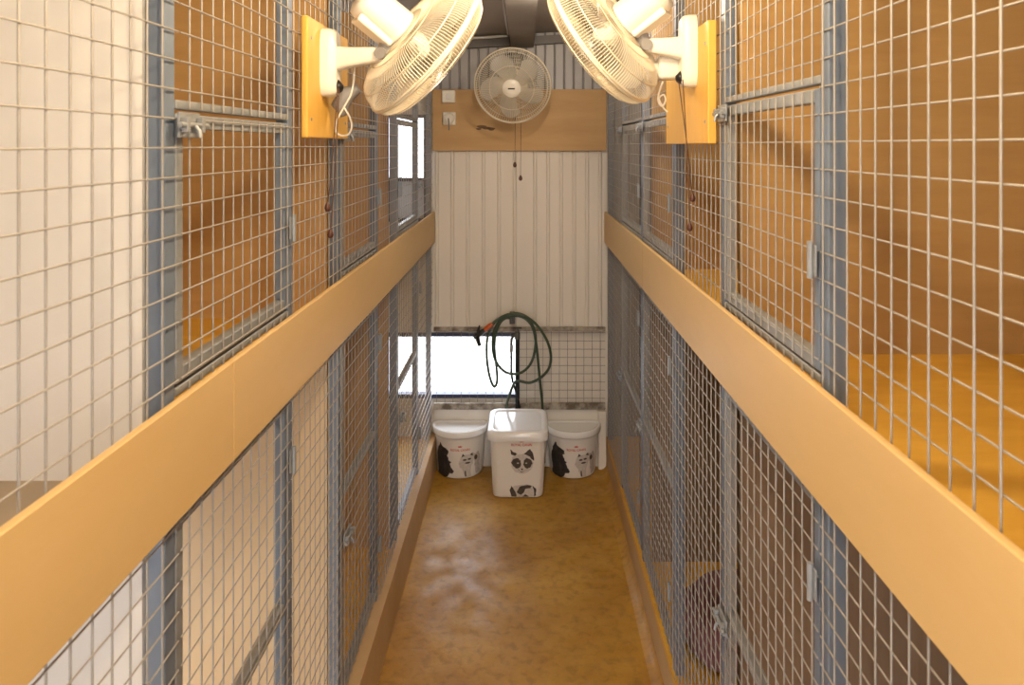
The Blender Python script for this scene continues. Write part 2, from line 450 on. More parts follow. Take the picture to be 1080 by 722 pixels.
for sd in 'LR':
    w = WALLN[sd]
    for i, (ya, yb) in enumerate(DOORS[sd]):
        door(sd, i, ya, yb, 'upper'); door(sd, i, ya, yb, 'lower')
        # fixed strips above and below the upper door
        z0 = DOOR_TOP[sd] + .008 + (.07 if sd == 'L' and i == 2 else 0)
        t = thing('wire_screen', f'fixed wire-mesh panel above the {ORD[i]} upper cage door on the {w}', 'wire mesh panel', (side_x(sd, .01), (ya + yb) / 2, z0), 'fixed wire-mesh panels')
        obj('bottom_rail', bx(B(), sd, .004, .028, ya, yb, z0, z0 + .016), 'steel2', t)
        obj('wire_mesh', grid(sd, ya, yb, z0 + .002, TOP[sd]), 'wire', t)
        z1 = DR0 - .006
        t = thing('wire_screen', f'low strip of wire mesh under the {ORD[i]} upper cage door on the {w}', 'wire mesh panel', (side_x(sd, .01), (ya + yb) / 2, SHELF + .001), 'mesh strips under the upper doors')
        obj('sill_rail', bx(B(), sd, .004, .026, ya, yb, z1 - .016, z1), 'steel2', t)
        py = PH[sd][0]; k = math.ceil((ya + .006 - py) / .05); X = side_x(sd, 0); zb = SHELF + .001
        comb = [(ya, zb), (yb, zb)]; teeth = []
        while py + k * .05 < yb - .006:
            teeth.append(py + k * .05); k += 1
        comb.append((yb, zb + .004))
        for y in reversed(teeth): comb += [(y + RW, zb + .004), (y + RW, z1), (y - RW, z1), (y - RW, zb + .004)]
        comb.append((ya, zb + .004))
        obj('wire_mesh', quad_prism(B(), comb, 'x', X - RW, X + RW), 'wire', t)
    ps = POSTS[sd]; ds = DOORS[sd]
    spans = [(-.9, ps[0] + .015)]
    fixed = [(ps[k] - .015, ps[k + 1] + .015) for k in range(len(ps) - 1)]
    fixed = [f for f in fixed if not any(abs((f[0] + f[1]) / 2 - (d[0] + d[1]) / 2) < .05 for d in ds)]
    for i, (ya, yb) in enumerate(spans + fixed):
        for tier in ('upper', 'lower'):
            za, zb = (SHELF + .001, TOP[sd]) if tier == 'upper' else (LOWF + .004, SHELF - .031)
            where = ('nearest, before the first post' if i == 0 else f'between cage doors, {ORD[i]} of the run' if i < len(fixed) else 'farthest, against the end wall')
            t = thing('wire_screen', f'fixed wire-mesh panel of the {w} row, {tier} tier, {where}', 'wire mesh panel', (side_x(sd, .0), (ya + yb) / 2, za), 'fixed wire-mesh panels')
            obj('wire_mesh', grid(sd, ya, yb, za, zb), 'wire', t)

# wire screen across the bottom of the end wall
t = thing('wire_screen', 'low wire-mesh screen across the end wall above the white tubs', 'wire mesh panel', (0, D - .01, H - 1.71))
obj('top_rail', box(B(), XL + .012, XR - .012, D - .026, D - .006, H - 1.205, H - 1.180, .002), 'rust', t)
obj('bottom_rail', box(B(), XL + .012, XR - .012, D - .026, D - .004, H - 1.712, H - 1.672, .002), 'rust', t)
g = B(); x = XL + .03
while x < XR - .012:
    tube(g, [(x, D - .012, H - 1.69), (x, D - .012, H - 1.195)], RW * .9, 6); x += .0531
z = H - 1.672 + .03
while z < H - 1.21:
    tube(g, [(XL + .012, D - .0155, z), (XR - .012, D - .0155, z)], RW * .9, 6); z += .0531
obj('wire_mesh', g, 'wire_dull', t)

# ------------------------------------------------------------------ end wall fittings
pb = box(B(), XL + .004, XR - .004, D - .024, D - .004, H - .037, H + .362, .002)
o = obj('plywood_board', pb, 'ply_board'); tag(o, 'wide plywood board screwed across the ribbed end wall', 'board')
YB = D - .024
def stain():
    bm = B()
    for (px, py, rx, ry) in ((508, 133.5, 5, 1.6), (513, 135, 5, 1.5), (518, 136, 4, 1.7), (505, 136, 3, 1)):
        c = P(px, py, YB); r = YB / F
        pts = [(c.x + rx * r * math.cos(a) * (1 + .2 * math.sin(3 * a)), c.z + ry * r * math.sin(a)) for a in [2 * PI * k / 14 for k in range(14)]]
        quad_prism(bm, pts, 'y', YB - .0012, YB + .001)
    return bm
s_ = obj('stain', stain(), 'stain', o); s_['label'] = 'dark brown scuffed stain'
# switch plates
c = P(473.5, 102, YB)
t = thing('junction_box', 'small square white switch box at the top left of the plywood board', 'switch', (c.x, YB, c.z - .04))
obj('base', box(B(), c.x - .042, c.x + .042, YB - .035, YB - .0005, c.z - .040, c.z + .040, .006), 'plastic', t)
obj('rocker', box(B(), c.x - .014, c.x + .014, YB - .041, YB - .034, c.z - .018, c.z + .018, .003), 'lid', t)
c = P(474, 125, YB)
t = thing('power_outlet', 'white power outlet with a round plug below the square switch box', 'outlet', (c.x, YB, c.z - .045))
obj('base', box(B(), c.x - .042, c.x + .042, YB - .022, YB - .0005, c.z - .042, c.z + .042, .006), 'plastic', t)
mt = Matrix.Translation((c.x, YB - .022, c.z)) @ Matrix.Rotation(PI / 2, 4, 'X')
obj('plug', lathe(B(), [(0, 0), (.036, 0), (.036, .02), (.03, .03), (.012, .034), (.011, .05), (0, .05)], mt, 24), 'plastic', t)
obj('plug_cord', tube(B(), smooth_path([(c.x, YB - .07, c.z), (c.x + .004, YB - .075, c.z - .03), (c.x + .002, YB - .05, c.z - .075)]), .004, 8), 'grey_plastic', t)
# conduit under the roof
cy = D - .09
pts = [(-.098, -1.0, H + .652 + .06), (-.098, cy - .05, H + .712), (-.105, cy - .012, H + .712), (-.15, cy, H + .708), (-.58, cy, H + .676)]
pts = [(-.1, -1.0, H + .70), (-.1, cy - .05, H + .70), (-.108, cy - .014, H + .7), (-.15, cy, H + .698), (-.585, cy, H + .668)]
pts = [Vector((p[0], p[1], min(p[2], ceil_z(p[0]) - .022))) for p in pts]
o = obj('conduit', tube(B(), pts, .009, 10), 'lid'); tag(o, 'thin white conduit pipe running under the dark roof beam', 'pipe')

# ------------------------------------------------------------------ fans
def guard_bm(prof, n, rw=.0012, ring_r=()):
    bm = B()
    for k in range(n):
        a = 2 * PI * k / n; c, s = math.cos(a), math.sin(a)
        tube(bm, [(r * c, r * s, z) for r, z in prof], rw, 4, caps=False)
    for (r, z, w) in ring_r:
        tube(bm, [(r * math.cos(2 * PI * k / 64), r * math.sin(2 * PI * k / 64), z) for k in range(64)], w, 8, closed=True)
    return bm
def head_matrix(c, a):
    a = Vector(a).normalized(); up = Vector((0, 0, 1))
    x = up.cross(a).normalized(); y = a.cross(x)
    m = Matrix((x, y, a)).transposed().to_4x4(); m.translation = Vector(c); return m
def blade_bm(ang, R):
    """one paddle blade with pitch, in head space"""
    t = B(); nu, nv = 9, 7; g = []
    for i in range(nu):
        u = i / (nu - 1); r = .032 + u * (R * .86 - .032)
        w = R * (.22 + .46 * u ** .75)
        row = []
        for j in range(nv):
            v = j / (nv - 1) - .5
            th_ = v * w / r + .30 * u
            rr = r * (1 - .17 * (abs(v) * 2) ** 2.4 * u ** 2)
            z = -.012 + v * .055 + .01 * math.cos(PI * v)
            row.append(t.verts.new((rr * math.cos(th_ + ang), rr * math.sin(th_ + ang), z)))
        g.append(row)
    for i in range(nu - 1):
        for j in range(nv - 1): t.faces.new((g[i][j], g[i + 1][j], g[i + 1][j + 1], g[i][j + 1]))
    bmesh.ops.solidify(t, geom=list(t.faces), thickness=.0022)
    return t
def bead_cord(parent, top, bot, bead=.009):
    top, bot = Vector(top), Vector(bot)
    mid = (top + bot) / 2 + Vector((.002, 0, 0))
    c = obj('pull_cord', tube(B(), smooth_path([top, mid, bot]), .0016, 6), 'cord', parent)
    obj('bead', lathe(B(), [(0, -bead * 1.3), (bead * .7, -bead), (bead, -.1 * bead), (bead * .75, bead * .8), (.003, bead * 1.6), (0, bead * 1.7)], Matrix.Translation(bot), 14), 'bead', c)

def fan(label, wall_pt, inn, joint, C, axis, R, rot, plate_m='plastic', spokes=150, plate_h=.195, cage=True, blades=5):
    """wall_pt: centre of plate on its wall; inn: unit vector out of the wall; joint: arm end; C: rim centre; axis: blowing direction"""
    wall_pt, inn, joint = Vector(wall_pt), Vector(inn), Vector(joint)
    t = thing('wall_fan', label, 'fan', wall_pt)
    side = Vector((0, 0, 1)).cross(inn)
    # wall plate: a tall rounded tapering shell
    secs = []
    for (d, kw, kh) in ((.0005, 1, 1), (.02, 1, 1), (.036, .93, .97), (.043, .7, .88)):
        hw, hh = .042 * kw, plate_h / 2 * kh; ring = []
        for k in range(28):
            a = 2 * PI * k / 28; ca, sa = math.cos(a), math.sin(a)
            ex = .55
            ring.append(wall_pt + inn * d + side * (hw * math.copysign(abs(ca) ** ex, ca)) + Vector((0, 0, hh * math.copysign(abs(sa) ** ex, sa))))
        secs.append(ring)
    b = loft(B(), secs); bmesh.ops.recalc_face_normals(b, faces=b.faces)
    pl = obj('wall_plate', b, plate_m, t)
    if cage:
        kp = wall_pt + inn * .043 - Vector((0, .006, plate_h / 2 - .026))
        km = head_matrix(kp, (inn * .8 - Vector((0, .5, .8))).normalized())
        k_ = obj('knob', lathe(B(), [(0, -.02), (.017, -.02), (.017, .004), (.012, .01), (0, .01)], km, 18), 'black', pl)
    # arm: tapering box-section tube
    a0 = wall_pt + inn * .035 + Vector((0, 0, joint.z - wall_pt.z)) * .55
    d = (joint - a0); dn, u, v = frame_axes(d)
    secs = []
    for (f, hw, hh) in ((0, .026, .036), (.35, .022, .028), (.85, .019, .022), (1.0, .016, .017), (1.06, .008, .009)):
        c0 = a0 + d * f
        secs.append([c0 + u * hw * math.copysign(abs(math.cos(a)) ** .5, math.cos(a)) + v * hh * math.copysign(abs(math.sin(a)) ** .5, math.sin(a)) for a in [2 * PI * k / 20 for k in range(20)]])
    b = loft(B(), secs); bmesh.ops.recalc_face_normals(b, faces=b.faces)
    obj('arm', b, plate_m, t)
    hm = head_matrix(C, axis); A = Vector(axis).normalized()
    # tilting joint between arm and motor
    mc = Vector(C) - A * .115
    b = B(); tube(b, [joint - u * .026, joint + u * .026], .017, 14)
    tube(b, [joint, joint + (mc - joint) * .5, mc], [.020, .020, .026], 12)
    obj('tilt_joint', b, 'grey_plastic', t)
    k = R / .225
    # motor housing with rounded back and a flat chin
    b = lathe(B(), [(0, -.232), (.035, -.231), (.050, -.224), (.055, -.208), (.057, -.15), (.059, -.088), (.056, -.083), (0, -.083)], hm, 36)
    box_ = bmesh.new(); box(box_, -.032, .032, -.066, -.03, -.205, -.088, .005); xform(box_, hm); join(b, box_)
    mh = obj('motor_housing', b, 'plastic', t)
    ob = lathe(B(), [(.006, -.005), (.006, .014), (.012, .016), (.012, .026), (0, .027)], hm @ Matrix.Translation((0, .055, -.17)) @ Matrix.Rotation(-PI / 2, 4, 'X'), 14)
    obj('oscillation_knob', ob, 'plastic', mh)
    rear = [(.058, -.080), (.075, -.078), (.12, -.076), (.165, -.070), (.196, -.056), (.214, -.034), (.2235, -.006)]
    front = [(.2245, .004), (.218, .026), (.200, .044), (.16, .056), (.10, .062), (.045, .066)]
    rear = [(r * k, z) for r, z in rear]; front = [(r * k, z) for r, z in front]
    gb = guard_bm(rear, spokes, .0010, ((.060 * k, -.080, .003), (.13 * k, -.0775, .0010), (.205 * k, -.047, .0018), (.2245 * k, -.003, .0042)))
    lathe(gb, [(.058 * k, -.083), (.085 * k, -.081), (.085 * k, -.079), (.058 * k, -.078)], None, 40)
    obj('rear_guard', xform(gb, hm), 'guard', t)
    gf = guard_bm(front, spokes, .0010, ((.2245 * k, .004, .0042), (.209 * k, .036, .0018), (.13 * k, .060, .0016), (.05 * k, .0655, .0028)))
    fg = obj('front_guard', xform(gf, hm), 'guard', t)
    cap = obj('hub_cap', lathe(B(), [(.052 * k, .060), (.054 * k, .066), (.048 * k, .072), (.02, .0755), (0, .076)], hm, 36), 'plastic', fg)
    q = bmesh.new(); box(q, -.020, .020, -.004, .004, .0752, .0775, .0005); xform(q, hm)
    if not cage: obj('badge', q, 'black', fg)
    else: q.free()
    for i in range(blades):
        obj('blade', xform(blade_bm(rot + 2 * PI * i / blades, R), hm), 'blade', t)
    obj('blade_hub', lathe(B(), [(0, -.05), (.030, -.05), (.036, -.03), (.036, .008), (.028, .018), (0, .02)], hm, 28), 'plastic', t)
    return t, pl, mh

# backing boards on the two cage rows
bl = obj('fan_board', box(B(), XL + .0065, XL + .024, 1.975, 2.425, H + .020, H + .345, .003), 'pine')
tag(bl, 'yellow timber backing board behind the fan on the left cages', 'board', 'fan backing boards')
br = obj('fan_board', box(B(), XR - .031, XR - .0065, 2.05, 2.655, H + .004, H + .345, .003), 'pine')
tag(br, 'yellow timber backing board behind the fan on the right cages', 'board', 'fan backing boards')
for (o, X, s, ys, zc) in ((bl, XL + .024, 1, (2.01, 2.39), H + .18), (br, XR - .031, -1, (2.085, 2.62), H + .175)):
    for y in ys:
        for dz in (-.11, .11):
            m_ = head_matrix((X, y, zc + dz), (s, 0, 0))
            w = obj('screw', lathe(B(), [(0, -.004), (.005, -.004), (.005, .001), (.003, .002), (0, .002)], m_, 10), 'steel2', o)

XFL, XFR = XL + .024, XR - .031
JL = P(404, 57, 2.10); JR = P(681, 48, 2.21)
CL = (-.292, 2.15, H + .276); CR = (.237, 2.25, H + .322)
tl, pll, mhl = fan('cream wall fan on the left board, tilted down over the aisle, seen from behind', (XFL, 2.13, H + .235), (1, 0, 0), JL, CL, (.706, .40, -.587), .225, .3)
tr, plr, mhr = fan('cream wall fan on the right board, tilted down over the aisle, seen from behind', (XFR, 2.21, H + .278), (-1, 0, 0), JR, CR, (-.738, .40, -.545), .228, .9, plate_h=.215)
# left: grey plug with looped flex; right: cream control box under the arm
pc = P(366, 106, 2.19)
b = B()
tube(b, [pc + Vector((.035, 0, .035)), pc + Vector((.0, 0, .02)), pc + Vector((-.02, 0, -.015)), pc + Vector((-.008, 0, -.045))], [.014, .026, .028, .012], 12)
pg = obj('plug', b, 'grey_plastic', tl); pg['label'] = 'grey plug hanging on a looped cream flex'
lp = [P(x, y, 2.17) for x, y in ((374, 68), (373, 85), (371, 96), (368, 104), (361, 116), (355, 128), (354, 138), (360, 143), (368, 141), (371, 132), (368, 122), (362, 112))]
obj('flex', tube(B(), smooth_path(lp, 6), .0028, 8), 'plastic', tl)
bead_cord(tl, (XFL + .052, 2.085, H + .16), P(345.5, 219, 2.085))
bead_cord(tl, (XFL + .050, 2.11, H + .16), P(348.5, 247, 2.11))
c = P(703, 72, 2.27)
b = B(); box(b, c.x - .028, c.x + .036, 2.24, 2.32, c.z - .034, c.z + .034, .009)
box(b, c.x - .044, c.x - .026, 2.255, 2.305, c.z - .022, c.z + .016, .005)
obj('control_box', b, 'plastic', tr)
obj('box_stem', tube(B(), [(c.x + .01, 2.26, c.z + .02), (c.x + .03, 2.24, H + .30)], .010, 10), 'plastic', tr)
lp = [P(x, y, 2.26) for x, y in ((699, 86), (695, 98), (694, 106), (698, 112), (702, 106), (700, 100), (695, 104), (700, 114), (704, 118))]
obj('flex', tube(B(), smooth_path(lp, 6), .0028, 8), 'plastic', tr)
bead_cord(tr, (XFR - .050, 2.20, H + .19), P(730.5, 209, 2.20))
bead_cord(tr, (XFR - .046, 2.16, H + .19), P(727.5, 240, 2.16))
# the far fan faces the camera
cE = P(540.5, 90.5, 4.45)
wp = P(541, 67, D)
te, ple, mhe = fan('wall fan at the far end of the aisle, facing forward over the plywood board', (wp.x, D, wp.z), (0, -1, 0), P(541, 74, 4.66), cE, (-.07, -.95, -.30), .229, PI / 2 + .2, plate_m='dark_steel', spokes=96, plate_h=.14, cage=False)
mb = box(B(), P(531.5, 60, 4.66).x, P(552, 60, 4.66).x, 4.625, 4.70, P(541, 78, 4.64).z, P(541, 57, 4.64).z, .004)
mb = obj('mount_bracket', mb, 'black', te)
c = P(541, 66, 4.625)
for q in range(4):
    obj('cooling_slot', box(B(), c.x - .045, c.x + .045, 4.6225, 4.6252, c.z + .038 - q * .022, c.z + .044 - q * .022), 'grey_plastic', mb)
bead_cord(te, P(543, 100, 4.60), P(543, 174, 4.60), .012)
bead_cord(te, P(549, 100, 4.58), P(549, 188, 4.58), .012)

# ------------------------------------------------------------------ tubs
def d_section(xc, yb, hw, dep, z, r=.03, n=40):
    """D shape: flat back at y=yb, half ellipse to the front (towards -y)"""
    pts = []
    m = n - 8
    for k in range(m + 1):
        a = PI + PI * k / m
        pts.append(Vector((xc + hw * math.cos(a), yb - r + (dep - r) * math.sin(a), z)))
    for k in range(1, 4):
        a = k / 4 * PI / 2
        pts.append(Vector((xc + hw - r + r * math.cos(a), yb - r + r * math.sin(a), z)))
    pts.append(Vector((xc + hw - r, yb, z))); pts.append(Vector((xc - hw + r, yb, z)))
    for k in range(1, 4):
        a = PI / 2 + k / 4 * PI / 2
        pts.append(Vector((xc - hw + r + r * math.cos(a), yb - r + r * math.sin(a), z)))
    return pts
def rr_section(xc, y0_, y1_, hw, z, r=.05, seg=7):
    pts = []
    for (cx, cy, a0) in ((xc + hw - r, y1_ - r, 0), (xc - hw + r, y1_ - r, PI / 2), (xc - hw + r, y0_ + r, PI), (xc + hw - r, y0_ + r, 1.5 * PI)):
        for k in range(seg + 1):
            a = a0 + PI / 2 * k / seg
            pts.append(Vector((cx + r * math.cos(a), cy + r * math.sin(a), z(cx + r * math.cos(a), cy + r * math.sin(a)) if callable(z) else z)))
    return pts
def decal(name, poly, surf, m, parent, lift=.0012, label=None):
    """poly of (x,z) laid on the front surface y = surf(x,z)"""
    t = B(); vs = [t.verts.new((x, 0, z)) for x, z in poly]
    es = [t.edges.new((vs[k], vs[(k + 1) % len(vs)])) for k in range(len(vs))]
    bmesh.ops.triangle_fill(t, use_beauty=True, edges=es)
    for _ in range(4):
        le = [e for e in t.edges if e.calc_length() > .012]
        if not le: break
        bmesh.ops.subdivide_edges(t, edges=le, cuts=1); bmesh.ops.triangulate(t, faces=t.faces)
    for v in t.verts: v.co.y = surf(v.co.x, v.co.z) - lift
    bmesh.ops.recalc_face_normals(t, faces=t.faces)
    if len(t.faces):
        av = sum((f.normal.y * f.calc_area() for f in t.faces))
        if av > 0: bmesh.ops.reverse_faces(t, faces=t.faces)
    o = obj(name, t, m, parent)
    if label: o['label'] = label
    return o
def wobble(poly, amp=.002, sub=3):
    out = []
    for k in range(len(poly)):
        a, b = poly[k], poly[(k + 1) % len(poly)]
        for j in range(sub):
            f = j / sub
            out.append((a[0] + (b[0] - a[0]) * f + random.uniform(-amp, amp), a[1] + (b[1] - a[1]) * f + random.uniform(-amp, amp)))
    return out
def ellip(cx, cz, rx, rz, n=16): return [(cx + rx * math.cos(2 * PI * k / n), cz + rz * math.sin(2 * PI * k / n)) for k in range(n)]
def lettering(txt, width, xc, zb, surf, m, parent):
    cu = bpy.data.curves.new('lettering_source', 'FONT'); cu.body = txt; cu.size = 1; cu.align_x = 'CENTER'; cu.offset = .012; cu.resolution_u = 2
    o = bpy.data.objects.new('lettering_source', cu); COL.objects.link(o)
    dg = bpy.context.evaluated_depsgraph_get(); dg.update()
    me = bpy.data.meshes.new_from_object(o.evaluated_get(dg))
    bpy.data.objects.remove(o); bpy.data.curves.remove(cu)
    t = B(); t.from_mesh(me); bpy.data.meshes.remove(me)
    xs = [v.co.x for v in t.verts]; s = width / (max(xs) - min(xs)); x0 = (max(xs) + min(xs)) / 2
    for v in t.verts:
        x, z = xc + (v.co.x - x0) * s, zb + v.co.y * s * 1.15
        v.co = Vector((x, surf(x, z) - .0012, z))
    return obj('lettering', t, m, parent)
def crown(xc, zb, w, surf, parent):
    h = w * .55
    poly = [(xc - w / 2, zb), (xc + w / 2, zb), (xc + w * .6, zb + h * .75), (xc + w * .25, zb + h * .45), (xc, zb + h), (xc - w * .25, zb + h * .45), (xc - w * .6, zb + h * .75)]
    decal('crown_mark', poly, surf, 'red', parent)

def d_tub(label, xc, yb):
    HW0, HW1, DP0, DP1, HT = .144, .166, .178, .198, .285
    t = thing('food_tub', label, 'tub', (xc, yb - .08, 0), 'white pet food tubs')
    secs = []
    for (f, k) in ((0, .93), (.02, .985), (.06, 1), (.35, 1), (.7, 1), (1, 1)):
        hw = (HW0 + (HW1 - HW0) * f) * k; dp = (DP0 + (DP1 - DP0) * f) * k
        secs.append(d_section(xc, yb, hw, dp, .002 + f * HT))
    body = obj('body', loft(B(), secs), 'tub', t)
    def surf(x, z):
        f = max(0, min(1, (z - .002) / HT)); hw = HW0 + (HW1 - HW0) * f; dp = DP0 + (DP1 - DP0) * f
        q = max(0, 1 - ((x - xc) / hw) ** 2)
        return yb - .03 - (dp - .03) * math.sqrt(q)
    # lid: deep rolled rim and a recessed top
    z0 = .262
    spec = [(.004, z0), (.012, z0 + .002), (.014, z0 + .010), (.014, z0 + .036), (.010, z0 + .043), (.004, z0 + .044), (-.006, z0 + .042), (-.010, z0 + .034)]
    secs = [d_section(xc, yb + min(g, .006), HW1 + g, DP1 + g + min(g, .006), z) for g, z in spec]
    b = loft(B(), secs, cap0=False)
    obj('lid', b, 'lid', t)
    X = lambda px: xc + px
    # dark dog in profile at the left, pale cat at the right
    dog = [(-.132, .012), (-.130, .07), (-.136, .13), (-.128, .185), (-.112, .222), (-.104, .205), (-.092, .196), (-.078, .192), (-.062, .178), (-.060, .160), (-.072, .148), (-.062, .132), (-.058, .115), (-.066, .098), (-.060, .075), (-.048, .055), (-.052, .040), (-.070, .038), (-.078, .015), (-.095, .006)]
    decal('dog_print', [(X(-.139 + (x + .136) * (1.26 if z < .11 else 1.02)), z * 1.02) for x, z in wobble(dog, .0022)], surf, 'fur_black', t, label='black puppy printed on the tub')
    for poly in ([(-.112, .20), (-.104, .19), (-.112, .165), (-.120, .178)], [(-.086, .160), (-.072, .158), (-.076, .148), (-.090, .150)], [(-.092, .10), (-.080, .09), (-.078, .055), (-.090, .06)]):
        decal('fur_patch', [(X(x), z) for x, z in wobble(poly, .002)], surf, 'fur_dark', t, .0018)
    decal('cat_print', [(X(.004 + (x - .018) * 1.36), .012 + (z - .012) * 1.14) for x, z in wobble([(.018, .095), (.026, .128), (.048, .140), (.075, .138), (.086, .112), (.080, .085), (.070, .06), (.072, .02), (.052, .014), (.040, .03), (.034, .06), (.022, .075)], .002)], surf, 'fur_white', t, label='pale cat printed on the tub')
    for poly in ([(-.112, .20), (-.104, .19), (-.112, .165), (-.120, .178)], [(-.086, .160), (-.072, .158), (-.076, .148), (-.090, .150)], [(-.092, .10), (-.080, .09), (-.078, .055), (-.090, .06)]):
        decal('fur_patch', [(X(x), z) for x, z in wobble(poly, .002)], surf, 'fur_dark', t, .0018)
    decal('cat_print', [(X(.004 + (x - .018) * 1.36), .012 + (z - .012) * 1.14) for x, z in wobble([(.082, .145), (.092, .135), (.104, .148), (.112, .120), (.108, .08), (.112, .03), (.094, .018), (.090, .06), (.086, .10)], .002)], surf, 'fur_grey', t, label='grey tabby printed on the tub')
    for (poly) in (ellip(.045, .112, .009, .005), ellip(.066, .114, .008, .005), ellip(.058, .094, .012, .005), ellip(.094, .115, .007, .014), [(.030, .128), (.036, .148), (.046, .136)], [(.068, .138), (.080, .148), (.082, .128)], [(.044, .05), (.050, .05), (.052, .018), (.046, .018)]):
        decal('fur_patch', [(X(.004 + (x - .018) * 1.36), .012 + (z - .012) * 1.14) for x, z in poly], surf, 'fur_dark', t, .0018)
    lettering('ROYAL CANIN', .118, X(.012), .183, surf, 'red', t)
    crown(X(.012), .208, .022, surf, t)
    return t
xl = P(483.5, 480, 4.66).x; xr = P(605.5, 480, 4.66).x
d_tub('white half-round pet food tub against the left cages, bright flat lid', xl, D - .018)
d_tub('white half-round pet food tub on the right, beside the white corner strip', xr, D - .018)

def big_bin():
    xc = P(546.3, 500, 4.42).x; yf, ybk = 4.405, 4.715
    HT = .375
    t = thing('food_bin', 'tall square-shouldered white pet food bin standing in front between two tubs', 'bin', (xc, (yf + ybk) / 2, 0))
    def dims(f): return .150 + .018 * f, yf + .018 * (1 - f) * 0 - .012 * f, ybk + .0 * f
    secs = []
    for f, k in ((0, .94), (.015, .985), (.05, 1), (.3, 1), (.6, 1), (1, 1)):
        hw, a, b_ = dims(f); e = (1 - k) * .15
        secs.append(rr_section(xc, a + e, b_ - e, hw - e, .002 + f * HT, .045))
    obj('body', loft(B(), secs), 'tub', t)
    def surf(x, z):
        f = max(0, min(1, (z - .002) / HT)); hw, a, b_ = dims(f)
        d_ = abs(x - xc) - (hw - .045)
        return a if d_ <= 0 else a + .045 - math.sqrt(max(0, .045 ** 2 - d_ ** 2))
    ht = lambda dz: (lambda x, y: .345 + dz + (y - yf) / (ybk - yf) * .022)
    spec = [(.003, 0, .045), (.013, .002, .05), (.015, .012, .052), (.014, .040, .052), (.008, .052, .052), (-.004, .056, .05), (-.018, .055, .046), (-.026, .048, .042)]
    secs = [rr_section(xc, yf - .012 - g, ybk + g, .168 + g, ht(dz), r) for g, dz, r in spec]
    lid = obj('lid', loft(B(), secs, cap0=False), 'lid', t)
    X = lambda px: xc + px
    e = lambda L: [(X(x), z) for x, z in L]
    ef = lambda L: [(X(.024 + (x - .021) * 1.15), .215 + (z - .215) * 1.12) for x, z in L]
    eb = lambda L: [(X(x + .014), z) for x, z in L]
    # masked cat face
    decal('cat_print', ef(wobble([(-.012, .165), (-.030, .185), (-.036, .215), (-.030, .245), (.005, .262), (.040, .262), (.072, .245), (.080, .215), (.072, .185), (.050, .165), (.020, .155)], .002)), surf, 'fur_white', t, label='masked kitten face printed on the bin')
    for poly in ([(-.036, .262), (-.040, .285), (-.020, .272), (-.004, .262), (-.016, .252)], [(.030, .262), (.062, .290), (.080, .262), (.084, .225), (.070, .235), (.056, .252)],
                 [(-.024, .196), (-.034, .216), (-.022, .236), (.000, .240), (.013, .226), (.015, .206), (.010, .190), (-.006, .184)], [(.028, .206), (.030, .228), (.044, .240), (.064, .234), (.076, .214), (.066, .194), (.048, .184), (.034, .190)], [(.000, .182), (.010, .172), (.021, .168), (.034, .172), (.044, .182), (.036, .174), (.021, .162), (.006, .172)]):
        decal('fur_patch', ef(wobble(poly, .0018)), surf, 'fur_dark', t, .0018)
    for poly in (ellip(.000, .213, .0055, .0035), ellip(.043, .213, .0055, .0035)): decal('eye', ef(poly), surf, 'fur_grey', t, .0024)
    decal('nose', ef([(.014, .184), (.028, .184), (.021, .174)]), surf, 'fur_black', t, .0024)
    # curled dark and white cat at the foot of the bin
    decal('cat_print', eb(wobble([(-.055, .012), (-.060, .05), (-.040, .075), (-.010, .082), (.040, .086), (.080, .076), (.094, .045), (.088, .012)], .002)), surf, 'fur_white', t, label='curled cat printed at the foot of the bin')
    for poly in ([(-.050, .012), (-.062, .048), (-.054, .078), (-.040, .060), (-.026, .034), (-.022, .014)], [(-.022, .040), (-.004, .072), (.040, .084), (.066, .076), (.060, .062), (.030, .058), (.020, .034), (.004, .022)], [(.072, .075), (.094, .060), (.092, .018), (.080, .014), (.082, .045)], [(-.010, .012), (.016, .016), (.030, .026), (.052, .014), (.040, .010)]):
        decal('fur_patch', eb(wobble(poly, .0018)), surf, 'fur_dark', t, .0018)
    lettering('ROYAL CANIN', .122, X(.022), .314, surf, 'red', t)
    crown(X(.022), .337, .022, surf, t)
big_bin()

# ------------------------------------------------------------------ hose, hook and standpipe
def C7(x, y): return 490 + x / 6.02, 320 + y / 6.02
YH = 4.755
def hp(lst, dy=0.):
    out = []
    for i, (x, y) in enumerate(lst):
        px, py = C7(x, y); out.append(P(px, py, YH + dy + .005 * math.sin(i * 1.3)))
    return out
t = thing('garden_hose', 'coiled dark green garden hose hanging on the end wall behind the tubs', 'hose', P(542, 340, YH))
b = B()
tube(b, smooth_path(hp([(165, 140), (200, 108), (250, 78), (300, 66), (360, 76), (415, 112), (446, 180), (450, 270), (425, 370), (370, 432), (300, 446), (240, 420), (196, 360), (178, 280), (184, 190), (215, 120), (270, 76), (335, 62), (400, 88), (470, 150), (525, 240), (548, 330), (535, 410), (485, 468), (415, 502), (350, 492), (318, 500), (292, 560), (268, 640), (258, 720), (262, 800)], -.008), 8), .0085, 10)
tube(b, smooth_path(hp([(262, 800), (250, 900), (258, 1010)], -.008), 6), .0085, 10)
tube(b, smooth_path(hp([(305, 92), (250, 92), (200, 110), (160, 170), (141, 250), (142, 350), (156, 450), (178, 515), (195, 524), (207, 480), (200, 380), (190, 280), (200, 180), (240, 105), (310, 78), (380, 92), (432, 150), (452, 240), (465, 350), (480, 500), (492, 620), (498, 720), (502, 900), (505, 1010)], .008), 8), .0085, 10)
obj('hose', b, 'hose', t)
n0, n1 = hp([(185, 122), (130, 165)], -.012)
d = (n1 - n0)
nz = obj('nozzle', tube(B(), [n0 + d * 1.0, n0 + d * 1.25, n0 + d * 1.5, n0 + d * 1.95, n0 + d * 2.25], [.013, .016, .018, .018, .013], 12), 'black', t)
